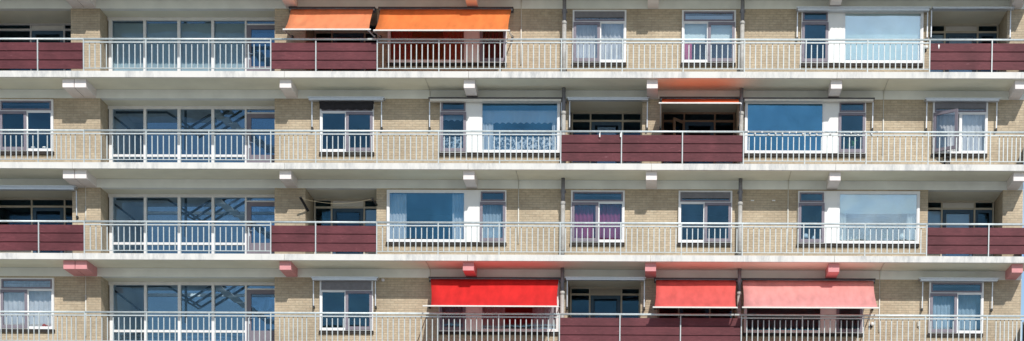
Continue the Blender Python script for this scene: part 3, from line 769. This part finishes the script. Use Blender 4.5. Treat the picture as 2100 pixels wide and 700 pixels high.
def awning_open(s, c0, c1, b0, b1, vb, yb, cloth, label, bar='cream_bar', case='alu_dark', ctop=2.33, bar_px=None, group='unrolled awnings'):
    """c0,c1: cloth px at the roller; b0,b1: cloth px at the front bar; vb: bar px row"""
    f = F(s); yr = -.14; ur = (b0+b1)/2
    zb = at(ur, vb, yb)[1]
    X0, X1 = ax(c0, s, yr, vb-40), ax(c1, s, yr, vb-40); Q0, Q1 = at(b0, vb, yb)[0], at(b1, vb, yb)[0]
    zr = f+ctop-.06
    t = thing('awning', label, 'awning', ((X0+X1)/2, 0, zr), group)
    MB().box(X0-.06, X1+.06, -.22, -.004, f+ctop-.035, f+ctop).box(X0-.06, X1+.06, -.05, -.004, f+ctop-.13, f+ctop-.035).build('cassette', M[case], t)
    MB().tube([(X0-.03, yr, zr), (X1+.03, yr, zr)], .032, 12).build('roller', M['alu'], t)
    c = sag_cloth((X0, yr-.03, zr), (X1, yr-.03, zr), (Q0, yb, zb+.01), (Q1, yb, zb+.01), sag=.06, ripple=.009)
    o = c.build('canopy', M[cloth], t, solid=.004)
    xa, xb = (at(bar_px[0], vb, yb)[0], at(bar_px[1], vb, yb)[0]) if bar_px else (Q0-.05, Q1+.05)
    MB().box(xa, xb, yb-.03, yb+.015, zb-.024, zb+.016).build('front_bar', M[bar], t)
    for xx in (max(xa, X0-.03), min(xb, X1+.03)):
        MB().bar((xx, -.12, f+PIV), (xx, yb+.02, zb-.01), .035, .028, (1, 0, 0)).build('arm', M['alu'], t)
        MB().box(xx-.03, xx+.03, -.15, -.003, f+PIV-.05, f+PIV+.05).build('arm_bracket', M['pin'], t)
    return t

def awning_shut(s, u0, u1, label, vtop, vbot, a0=None, a1=None, case='alu', armbot=None):
    f = F(s); yr = -.2; um = (u0+u1)/2
    X0, X1 = ax(u0, s, yr), ax(u1, s, yr); z1, z0 = at(um, vtop, yr)[1], at(um, vbot, yr)[1]
    z1 = min(z1, f+2.40)
    t = thing('folded_awning', label, 'awning', ((X0+X1)/2, 0, z0), 'folded awnings')
    h = z1-z0
    MB().box(X0, X1, -.33, -.006, z0+h*.62, z1).build('cassette', M[case], t)
    MB().box(X0+.04, X1-.04, -.335, -.14, z0, z0+h*.55).build('front_bar', M['alu' if case == 'alu' else 'cream_bar'], t)
    MB().box(X0+.06, X1-.06, -.2, -.15, z0+h*.55, z0+h*.62).build('rolled_cloth', M['shutter'], t)
    for uu in (a0, a1):
        if uu is None: continue
        x = ax(uu, s, -.14); zb = f+1.40
        zc = zb+.42
        MB().bar((x, -.14, zb), (x, -.17, z0+.005), .036, .03, (1, 0, 0)).build('arm', M['alu'], t)
        MB().box(x-.025, x+.025, -.16, -.003, zb-.05, zb+.02).build('arm_bracket', M['pin'], t)
    return t

awning_open(0, 596.5, 766, 583.5, 757, 60.5, -1.72, 'salmon', 'smaller pale salmon orange awning at the top, left of the larger orange one', group='unrolled awnings')
awning_open(0, 780, 1049, 768.5, 1042, 62.5, -1.74, 'orange', 'larger orange awning at the top, right of the smaller salmon one', bar_px=(766, 1046))
awning_open(1, 1357, 1516, 1355, 1519, 211.5, -1.62, 'vermilion', 'orange awning raised nearly level so only a thin orange strip shows', bar_px=(1351, 1520), case='alu_dark', ctop=2.36)
awning_open(3, 883, 1146, 884, 1142.5, 628, -1.80, 'red', 'widest bright red awning with a cream bar, on the lowest storey', bar_px=(867, 1146))
awning_open(3, 1345, 1510, 1342, 1509, 630.5, -2.0, 'coral', 'faded coral red awning in the middle of three on the lowest storey')
awning_open(3, 1522, 1791, 1525, 1799.5, 631, -2.05, 'pink', 'palest pinkish awning, rightmost of three on the lowest storey', bar_px=(1522, 1803))
awning_shut(0, 1632, 1906, 'wide folded awning with pale grey front above the white roller blind window', 16, 24.5, 1634.5, 1901)
awning_shut(0, 1909, 2079, 'folded awning across the recess at the right end of the topmost storey', 16.5, 20.5, 1909, 2071)
awning_shut(1, 632, 789, 'folded awning over the window with a black valance', 200.5, 207.5, 640, 782.5)
awning_shut(1, 879, 1153, 'dark folded awning above the scalloped-curtain window', 202, 209.5, 881, 1151, case='alu_dark')
awning_shut(1, 1162, 1331, 'pale folded awning across the recess left of the level orange awning', 201.5, 207.5, 1168, 1327)
awning_shut(1, 1523, 1792, 'dark folded awning above the clear blue window and small potted plant', 202.5, 209.5, None, 1789, case='alu_dark')
awning_shut(1, 1895, 2049, 'folded awning over the window with its left casement open', 203, 209, 1899.5, 2043)
awning_shut(2, -120, 157, 'folded awning across the recess at the left end of the third storey', 382, 390.5, None, 157.5)
awning_shut(3, 639, 776, 'folded awning over a dark window, left of the bright red awning', 569, 576, 643, 770)
awning_shut(3, 1158, 1324, 'folded awning across the recess between bright red and coral awnings', 569.5, 576, 1163, 1321)
awning_shut(3, 1883, 2046, 'folded awning over the bluish curtained window at the right of the lowest storey', 571, 578, 1891, 2034)

# ------------------------------------------------------------------ curtains and blinds (hang inside, things of their own)
def curtain(s, x0, x1, z0, z1, m, label, folds=.11, amp=.028, y=.15, name='curtain', wavy_top=False, wavy_bottom=0, cat='curtain', gather=0):
    f = F(s); mb = MB(); n = max(8, int((x1-x0)/folds*6)); k = 5; rows = []
    ph = random.random()*6
    for j in range(k+1):
        t = j/k; row = []
        for i in range(n+1):
            u = i/n; x = x0+(x1-x0)*u
            p = 2*math.pi*x/folds + ph + .9*math.sin(3.1*x+ph) + .15*j*math.sin(7*x)
            yy = y+amp*math.sin(p)*(.7+.5*t)
            z = f+z1+(z0-z1)*t
            if wavy_bottom and j == k: z += wavy_bottom*abs(math.sin(math.pi*(x-x0)/.19))
            xx = x
            if gather: xx = x + gather*math.sin(math.pi*t)*(u if gather > 0 else (1-u))
            row.append((xx, yy, z))
        rows.append(row)
    for row in rows: mb.v += row
    w = n+1
    for j in range(k):
        for i in range(n):
            mb.f.append((j*w+i, j*w+i+1, (j+1)*w+i+1, (j+1)*w+i)); mb.sm.append(True)
    o = mb.build(name, M[m], None, origin=((x0+x1)/2, y, f+z0), solid=0 if m in ('net', 'net_blue', 'lace') else .003)
    tag(o, label, cat, 'curtains behind the windows'); return o
def blind(s, x0, x1, z0, z1, m, label, y=.10):
    f = F(s); mb = MB(); mb.box(x0, x1, y, y+.006, f+z0, f+z1); mb.tube([(x0, y, f+z0), (x1, y, f+z0)], .012, 8)
    o = mb.build('roller_blind', M[m], None, origin=((x0+x1)/2, y, f+z0)); tag(o, label, 'blind', 'roller blinds'); return o
W = {i: w for i, w in enumerate(WIN)}
def halves(w): 
    xm = (w['x0']+w['x1'])/2; return (w['x0']+.05, xm-.01), (xm+.01, w['x1']-.05)
l, r = halves(W[0]); curtain(0, *l, .68, 2.22, 'net', 'white net curtain behind the left casement under the topmost grey shutter')
curtain(0, *r, .68, 2.22, 'net', 'white net curtain behind the fixed right pane under the topmost grey shutter', folds=.13)
l, r = halves(W[1]); blind(0, *l, 1.36, 1.9, 'blind', 'half lowered pale blind in the left pane of the window by the right drainpipe')
blind(0, *r, 1.36, 1.9, 'blind', 'half lowered pale blind in the right casement of the window by the right drainpipe')
curtain(0, l[0], l[0]+.28, .68, 1.9, 'purple', 'dark red curtain edge below a half lowered blind, topmost storey', gather=-.1)
l, r = halves(W[4]); curtain(1, *l, .68, 2.0, 'net', 'grey net curtain behind the open casement', folds=.12)
curtain(1, *r, .68, 2.0, 'net', 'white net curtain beside the open casement', folds=.15)
l, r = halves(W[5]); curtain(2, *l, .68, 2.0, 'purple', 'left purple curtain in the only purple curtained window', folds=.13, amp=.04)
curtain(2, *r, .68, 2.0, 'purple', 'right purple curtain in the only purple curtained window', folds=.13, amp=.04)
l, r = halves(W[7]); curtain(3, *l, .68, 2.25, 'net', 'white net curtain behind the casement at the left end of the lowest storey', folds=.16)
curtain(3, *r, .68, 2.25, 'net', 'white net curtain above the dark red ornament, lowest storey left', folds=.16)
l, r = halves(W[9]); curtain(3, *l, .68, 1.95, 'net_blue', 'bluish net curtain behind the left casement, right end of the lowest storey', folds=.12)
curtain(3, r[0], r[1], .68, 1.95, 'net_blue', 'darker bluish curtain in the right pane, right end of the lowest storey', folds=.13, y=.3)
w = W[10]; b0, b1 = w['b']; curtain(0, b0+.1, b0+.75, .68, 2.2, 'maroon_cloth', 'dark red curtain at the left of the window under the larger orange awning', folds=.14, amp=.04)
curtain(0, b1-.75, b1-.05, .68, 2.2, 'maroon_cloth', 'dark red curtain left of the panel under the larger orange awning', folds=.14, amp=.04)
curtain(0, w['n'][0]+.05, w['n'][1]-.05, .68, 2.2, 'maroon_cloth', 'dark red curtain in the narrow casement under the larger orange awning', folds=.12, amp=.04)
w = W[11]; blind(0, w['b'][0]+.08, w['b'][1]-.1, .80, 2.22, 'blind', 'fully lowered pale blue blind filling the big topmost window on the right')
w = W[12]; b0, b1 = w['b']; n0, n1 = w['n']
curtain(1, b0+.06, b1-.06, 1.58, 2.0, 'valance_cloth', 'scalloped pale blue valance across the wide window, second storey', folds=.19, amp=.012, y=.10, name='valance', wavy_bottom=.05)
curtain(1, n0+.06, n1-.06, 1.66, 1.86, 'valance_cloth', 'small scalloped valance in the narrow casement, second storey', folds=.19, amp=.012, y=.10, name='valance', wavy_bottom=.05)
curtain(1, b0+.06, b0+.42, .68, 1.95, 'net_blue', 'pale side curtain left in the window with the wide scalloped valance', folds=.10)
curtain(1, b1-.26, b1-.06, .68, 1.95, 'net_blue', 'pale side curtain right in the window with the wide scalloped valance', folds=.10)
curtain(1, b0+.4, b1-.06, .68, 1.16, 'lace', 'patterned white lace across the lower half of the wide valance window', folds=.15, amp=.012, y=.10, name='lace_curtain')
curtain(1, n0+.06, n1-.06, .68, 1.16, 'lace', 'patterned white lace in the lower half of the narrow casement', folds=.15, amp=.012, y=.10, name='lace_curtain')
w = W[14]; b0, b1 = w['b']; n0, n1 = w['n']
curtain(2, b0+.07, b0+.60, .68, 2.2, 'net_blue', 'pale blue curtain at the left of the big blue window, third storey', folds=.10)
curtain(2, b1-.48, b1-.07, .68, 2.2, 'net_blue', 'pale blue curtain at the right of the big blue window, third storey', folds=.10)
curtain(2, n0+.06, n1-.06, .68, 1.9, 'net_blue', 'bluish net in the narrow casement beside the big blue window, third storey', folds=.11)
w = W[15]; b0, b1 = w['b']; n0, n1 = w['n']
blind(2, b0+.08, b1-.08, 1.62, 2.22, 'blind', 'pale half blind above the white lamps and ornaments, third storey')
curtain(2, b0+.07, b0+.32, .68, 1.7, 'net_blue', 'pale net at the left of the ornament window, third storey', folds=.10, y=.22)
curtain(2, b1-.36, b1-.07, .68, 1.7, 'net_blue', 'pale net at the right of the ornament window, third storey', folds=.10, y=.22)
w = W[16]; b0, b1 = w['b']; n0, n1 = w['n']
curtain(3, n0+.06, n1-.06, .68, 1.9, 'net', 'net curtain in the narrow casement shaded by the bright red awning', folds=.11)
curtain(3, b0+.07, b0+.8, .68, 2.2, 'net', 'left net curtain in the big window shaded by the bright red awning', folds=.12, gather=-.12)
curtain(3, b1-.85, b1-.07, .68, 2.2, 'net', 'right net curtain, its edge sunlit, beside the bright red awning end', folds=.12, gather=.0)
xm = bx_(639, 2, 430); curtain(2, xm+.28, xm+.75, .7, 2.0, 'teal_cloth', 'teal curtain in the recess behind the clothesline', folds=.10, y=LD+.25)

# ------------------------------------------------------------------ things on the window sills
def lamp(u, v, s, h, label):
    x, z = at(u, v, .09); t = thing('table_lamp', label, 'lamp', (x, .09, z), 'white lamps on the window sills')
    MB().lathe(x, .09, [(.045, z), (.04, z+.015), (.012, z+.03), (.012, z+h*.35)]).build('base', M['ceramic'], t)
    MB().lathe(x, .09, [(.085, z+h*.3), (.088, z+h*.55), (.075, z+h*.85), (.05, z+h*.98), (.01, z+h)]).build('lamp_shade', M['ceramic'], t)
lamp(1652, 492.5, 2, .20, 'white dome lamp in the narrow casement, left of the ornaments')
lamp(1850, 493.5, 2, .22, 'white dome lamp at the right of the big ornament window')
x, z = at(1751, 494, .09)
mb = MB(); mb.lathe(x, .09, [(.05, z), (.05, z+.02), (.012, z+.03), (.012, z+.14), (.02, z+.2)])
for k, dx in enumerate((-.17, -.09, .09, .17)):
    mb.tube([(x, .09, z+.05), (x+dx*.6, .09, z+.03), (x+dx, .09, z+.06), (x+dx, .09, z+.13)], .012, 8)
tag(mb.build('candelabra', M['ceramic'], None, origin=(x, .09, z)), 'white branched candelabra on the sill of the ornament window', 'candelabra')
def potplant(u, v, s, label, sc=1.0, y=.08, n=60):
    x, z = at(u, v, y); t = thing('potted_plant', label, 'potted plant', (x, y, z), 'potted plants on the sills')
    MB().lathe(x, y, [(.055*sc, z), (.08*sc, z+.1*sc), (.085*sc, z+.1*sc), (.07*sc, z+.095*sc)]).build('pot', M['ceramic'], t)
    mb = MB()
    for i in range(n):
        a = random.uniform(0, 6.28); rr = random.uniform(.02, .14)*sc; h = z+(.1+random.uniform(.0, .2))*sc
        px, py = x+rr*math.cos(a)*1.1, y+rr*math.sin(a)*.5; L_ = .05*sc; b = random.uniform(-.5, .9)
        dx, dz = math.cos(a)*L_, b*L_; wv = .018*sc
        mb.quad((px, py, h), (px+dx*.5-wv*dz/L_, py-.01, h+dz*.5+wv), (px+dx, py, h+dz), (px+dx*.5+wv*dz/L_, py+.01, h+dz*.5-wv))
    mb.build('leaves', M['leaf'], t, solid=.002)
potplant(1746, 308, 1, 'green leafy plant in a white pot behind the narrow casement')
potplant(1818, 494, 2, 'small green plant among the ornaments on the wide sill', .8, n=36)
potplant(1780, 494, 2, 'tiny yellowish plant between candelabra and green plant', .55, n=26)
def vase(u, v, s, h, m, label, grp=None, y=.09):
    x, z = at(u, v, y); o = MB().lathe(x, y, [(.03, z), (.055, z+h*.3), (.045, z+h*.6), (.02, z+h*.8), (.03, z+h)]).build('ornament', M[m], None, origin=(x, y, z)); tag(o, label, 'ornament', grp)
vase(1725, 494, 2, .16, 'ceramic', 'white ornament at the left of the big ornament window')
vase(1668, 492, 2, .12, 'ceramic', 'small white ornament beside the dome lamp in the narrow casement')
# dark red ornament lying on a sill
x, z = at(94, 671.5, .02)
mb = MB(); mb.lathe(x-.05, .02, [(.02, z), (.07, z+.03), (.07, z+.07), (.03, z+.1), (.02, z+.11)]); mb.lathe(x+.06, .02, [(.02, z), (.05, z+.02), (.045, z+.05), (.01, z+.07)]); mb.tube([(x+.06, .02, z+.05), (x+.14, .02, z+.03)], .012, 8)
tag(mb.build('ornament', M['red_thing'], None, origin=(x, .02, z)), 'dark red ornament on the sill before a white net curtain', 'ornament')
for u, lab in ((68, 'small white ornament left on the sill of the dark window, second storey'), (91, 'small white ornament right on the sill of the dark window, second storey')):
    x, z = at(u, 304.5, .0); mb = MB(); mb.lathe(x, 0.0, [(.03, z), (.075, z+.01), (.08, z+.03), (.04, z+.055), (.01, z+.06)])
    tag(mb.build('ornament', M['ceramic'], None, origin=(x, 0, z)), lab, 'ornament')

# ------------------------------------------------------------------ clothesline in the third-storey recess
f = F(2)
A0 = Vector((at(632, 433, -.02)[0], -.02, at(632, 433, -.02)[1])); A1 = Vector((at(616, 405, -.62)[0], -.62, at(616, 405, -.62)[1]))
C0 = Vector((at(773, 421, -.02)[0], -.02, at(773, 421, -.02)[1])); C1 = Vector((at(762.5, 407, -.42)[0], -.42, at(762.5, 407, -.42)[1]))
t = thing('clothesline', 'sagging clothesline strung between two black brackets over a maroon screen', 'clothesline', (A0.x, 0, A0.z))
MB().bar(A0, A1, .075, .05).build('bracket', M['black_metal'], t)
MB().bar(C0, C1, .055, .04).build('bracket', M['black_metal'], t)
P, Q = A1.lerp(A0, .15)+Vector((.1, 0, .02)), C1.lerp(C0, .1)
P = Vector((at(627, 410, -.5)[0], -.5, at(627, 410, -.5)[1]))
pts = [tuple(P.lerp(Q, k/14)-Vector((0, 0, .13*math.sin(math.pi*k/14)))) for k in range(15)]
MB().tube([tuple(A1)] + pts, .0042, 6).build('line', M['rope'], t)

# ------------------------------------------------------------------ small fittings
def box_thing(name, cat, label, u, v, Y, w, h, d, m, extra=None, grp=None):
    x, z = at(u, v, Y); mb = MB(); mb.box(x-w/2, x+w/2, Y-d, Y, z-h/2, z+h/2)
    if extra: extra(mb, x, z)
    tag(mb.build(name, M[m], None, origin=(x, Y, z-h/2)), label, cat, grp)
for u, l in ((1543, 'left small white bracket on the shaded brick right of the right drainpipe'), (1586.5, 'right small white bracket on the shaded brick right of the right drainpipe')):
    box_thing('wall_bracket', 'bracket', l, u, 412, -.004, .1, .025, .05, 'ceramic', grp='small white wall brackets')
box_thing('junction_box', 'junction box', 'small cream junction box on the brick left of the bluish curtained window', 1884, 665, -.003, .085, .16, .07, 'panel_beige', extra=lambda mb, x, z: mb.tube([(x, -.03, z-.08), (x, -.03, z-.13)], .012, 8))
def bulk(u, v, s, label, m='ceramic'):
    x, z = at(u, v, -.06); t = thing('wall_lamp', label, 'wall lamp', (x, 0, z), 'wall lamps')
    MB().box(x-.07, x+.02, -.08, -.003, z-.11, z+.0).build('backplate', M['black_metal'], t)
    mb = MB()
    mb.lathe(x+.02, -.11, [(.01, z-.06), (.05, z-.045), (.065, z), (.05, z+.045), (.01, z+.06)]); mb.build('globe', M[m], t)
bulk(1787, 665, 3, 'small round white wall lamp on brick right of the palest pink awning')
bulk(1898, 98, 0, 'small round wall lamp between the white blind window and the right recess')
x, z = at(785, 574, -.05)
t = thing('security_lamp', 'small pale outdoor lamp high on the brick right of a folded awning', 'wall lamp', (x, 0, z))
MB().box(x-.04, x+.04, -.06, -.003, z-.04, z+.04).build('backplate', M['grey_frame'], t)
MB().tube([(x+.0, -.05, z+.02), (x+.03, -.14, z-.03)], [.02, .045], 10).build('lamp_head', M['grey_frame'], t)
# clips on the maroon screen
for u, l in ((1230, 'left white clip hanging from the rail over a maroon screen'), (1273, 'right white clip hanging from the rail over a maroon screen')):
    x, z = at(u, 277, RY-.03); mb = MB(); mb.box(x-.02, x+.02, RY-.06, RY-.02, z-.07, z+.04); mb.tube([(x, RY-.04, z+.03), (x+.01, RY-.055, z+.09)], .012, 8)
    tag(mb.build('rail_clip', M['ceramic'], None, origin=(x, RY-.04, z-.07)), l, 'clip', 'white clips on the rail')
# bird dropping on the topmost right screen
x, z = at(1925.5, 95, RY-.001); mb = MB()
mb.lathe(x, RY-.0, [(.005, z-.09), (.018, z-.04), (.03, z+.02), (.012, z+.055)], 8)
for i, v in enumerate(mb.v): mb.v[i] = (v[0], RY-.0+(v[1]-RY)*.15, v[2])
tag(mb.build('dropping', M['ceramic'], None, origin=(x, RY, z-.09)), 'white splash mark running down the maroon board, topmost right screen', 'stain')
# fairy lights wound along the rail
f = F(1); xa, xb = PX[14], at(1806, 285, RY)[0]
t = thing('string_lights', 'string of small white bulbs wound along the balcony rail', 'string lights', ((xa+xb)/2, RY, f+.9))
pts = []; n = 60
for k in range(n+1):
    x = xa+(xb-xa)*k/n; pts.append((x, RY-.04, f+.955+.04*math.sin(k*1.1)+.02*math.sin(k*.37)))
MB().tube(pts, .003, 5).build('cable', M['alu'], t)
_b = MB().lathe(0, 0, [(.008, -.036), (.026, -.015), (.028, .008), (.010, .03)], 8).build('bulb', M['ceramic'], None); BU = _b.data; bpy.data.objects.remove(_b)
for k in range(2, n, 3): place('bulb', BU, t, Vector(pts[k])-Vector((0, .012, .02)))
# garden chair behind the lowest screen
x0, z = at(1163, 640, -.5)[0], F(3)
t = thing('garden_chair', 'dark slatted garden chair in the recess behind the lowest maroon screen', 'chair', (x0+.35, -.2, z))
xc = at(1186, 640, .5)[0]; yc = .5
mb = MB()
for k in range(4): mb.box(xc-.25, xc+.25, yc+.2+.02*k, yc+.22+.02*k, z+.62+.16*k, z+.74+.16*k)
mb.build('backrest', M['black_metal'], t)
MB().box(xc-.27, xc+.27, yc-.25, yc+.22, z+.42, z+.46).build('seat', M['black_metal'], t)
for sx in (-.25, .25):
    for sy in (-.22, .22):
        MB().bar((xc+sx, yc+sy, z), (xc+sx, yc+sy, z+(1.25 if sy > 0 else .42)), .035).build('leg', M['black_metal'], t)
# small dark stool below the open casement
xc, z = at(1942, 325, -.45)[0], F(1)
t = thing('stool', 'small dark stool standing below the open casement', 'stool', (xc, -.45, z))
MB().lathe(xc, -.45, [(.13, z+.40), (.14, z+.42), (.13, z+.44)]).build('seat', M['black_metal'], t)
for a in (0.5, 2.1, 3.6, 5.2):
    MB().bar((xc+.14*math.cos(a), -.45+.14*math.sin(a), z), (xc+.08*math.cos(a), -.45+.08*math.sin(a), z+.40), .03).build('leg', M['black_metal'], t)

# ------------------------------------------------------------------ sun, sky, camera
sun_dir = Vector((.30, -1.0, .67)).normalized()
elev = math.asin(sun_dir.z); azim = math.atan2(sun_dir.x, sun_dir.y)
sl = bpy.data.lights.new('sun', 'SUN'); sl.energy = 3.55; sl.angle = math.radians(.5); sl.color = (1, .955, .88)
so = bpy.data.objects.new('sun', sl); COL.objects.link(so); so.location = (10, -40, 30)
so.rotation_euler = (-sun_dir).to_track_quat('-Z', 'Y').to_euler()
wd = bpy.data.worlds.new('World'); scn.world = wd; wd.use_nodes = True
N, L = wd.node_tree.nodes, wd.node_tree.links; N.clear()
out = N.new('ShaderNodeOutputWorld'); bg = N.new('ShaderNodeBackground'); bg.inputs['Strength'].default_value = .12
sky = N.new('ShaderNodeTexSky'); sky.sky_type = 'NISHITA'; sky.sun_disc = False
sky.sun_elevation = elev; sky.sun_rotation = azim; sky.air_density = 1.0; sky.dust_density = .4; sky.ozone_density = 2.5
# a few soft clouds
tc = N.new('ShaderNodeTexCoord'); mp = N.new('ShaderNodeMapping'); mp.inputs['Scale'].default_value = (1, 1, 3.2)
L.new(tc.outputs['Generated'], mp.inputs['Vector'])
n = N.new('ShaderNodeTexNoise'); n.inputs['Scale'].default_value = 2.6; n.inputs['Detail'].default_value = 6; n.inputs['Roughness'].default_value = .55
L.new(mp.outputs[0], n.inputs['Vector'])
mr = N.new('ShaderNodeMapRange'); mr.inputs['From Min'].default_value = .55; mr.inputs['From Max'].default_value = .75; mr.inputs['To Max'].default_value = .8
L.new(n.outputs['Fac'], mr.inputs['Value'])
mx = N.new('ShaderNodeMix'); mx.data_type = 'RGBA'; L.new(mr.outputs[0], mx.inputs['Factor']); L.new(sky.outputs[0], mx.inputs[6]); mx.inputs[7].default_value = (9, 9.3, 9.8, 1)
L.new(mx.outputs[2], bg.inputs[0]); L.new(bg.outputs[0], out.inputs[0])

cam = bpy.data.cameras.new('camera'); co = bpy.data.objects.new('camera', cam); COL.objects.link(co)
right, fwd, up = Vector(_rot(1, 0, 0)), Vector(_rot(0, 1, 0)), Vector(_rot(0, 0, 1))
R = Matrix((right, up, -fwd)).transposed()
co.matrix_world = Matrix.Translation((CX, -DIST, CZ)) @ R.to_4x4()
cam.sensor_width = 36; cam.sensor_fit = 'HORIZONTAL'; cam.lens = FPX/2100*36
cam.shift_x = -PPX/2100; cam.shift_y = PPY/2100
cam.clip_start = .5; cam.clip_end = 8000
scn.camera = co
vs = scn.view_settings; vs.view_transform = 'Standard'; vs.look = 'None'; vs.exposure = 0; vs.gamma = 1; vs.use_curve_mapping = False
scn.cycles.max_bounces = 10; scn.cycles.diffuse_bounces = 5; scn.cycles.transparent_max_bounces = 16
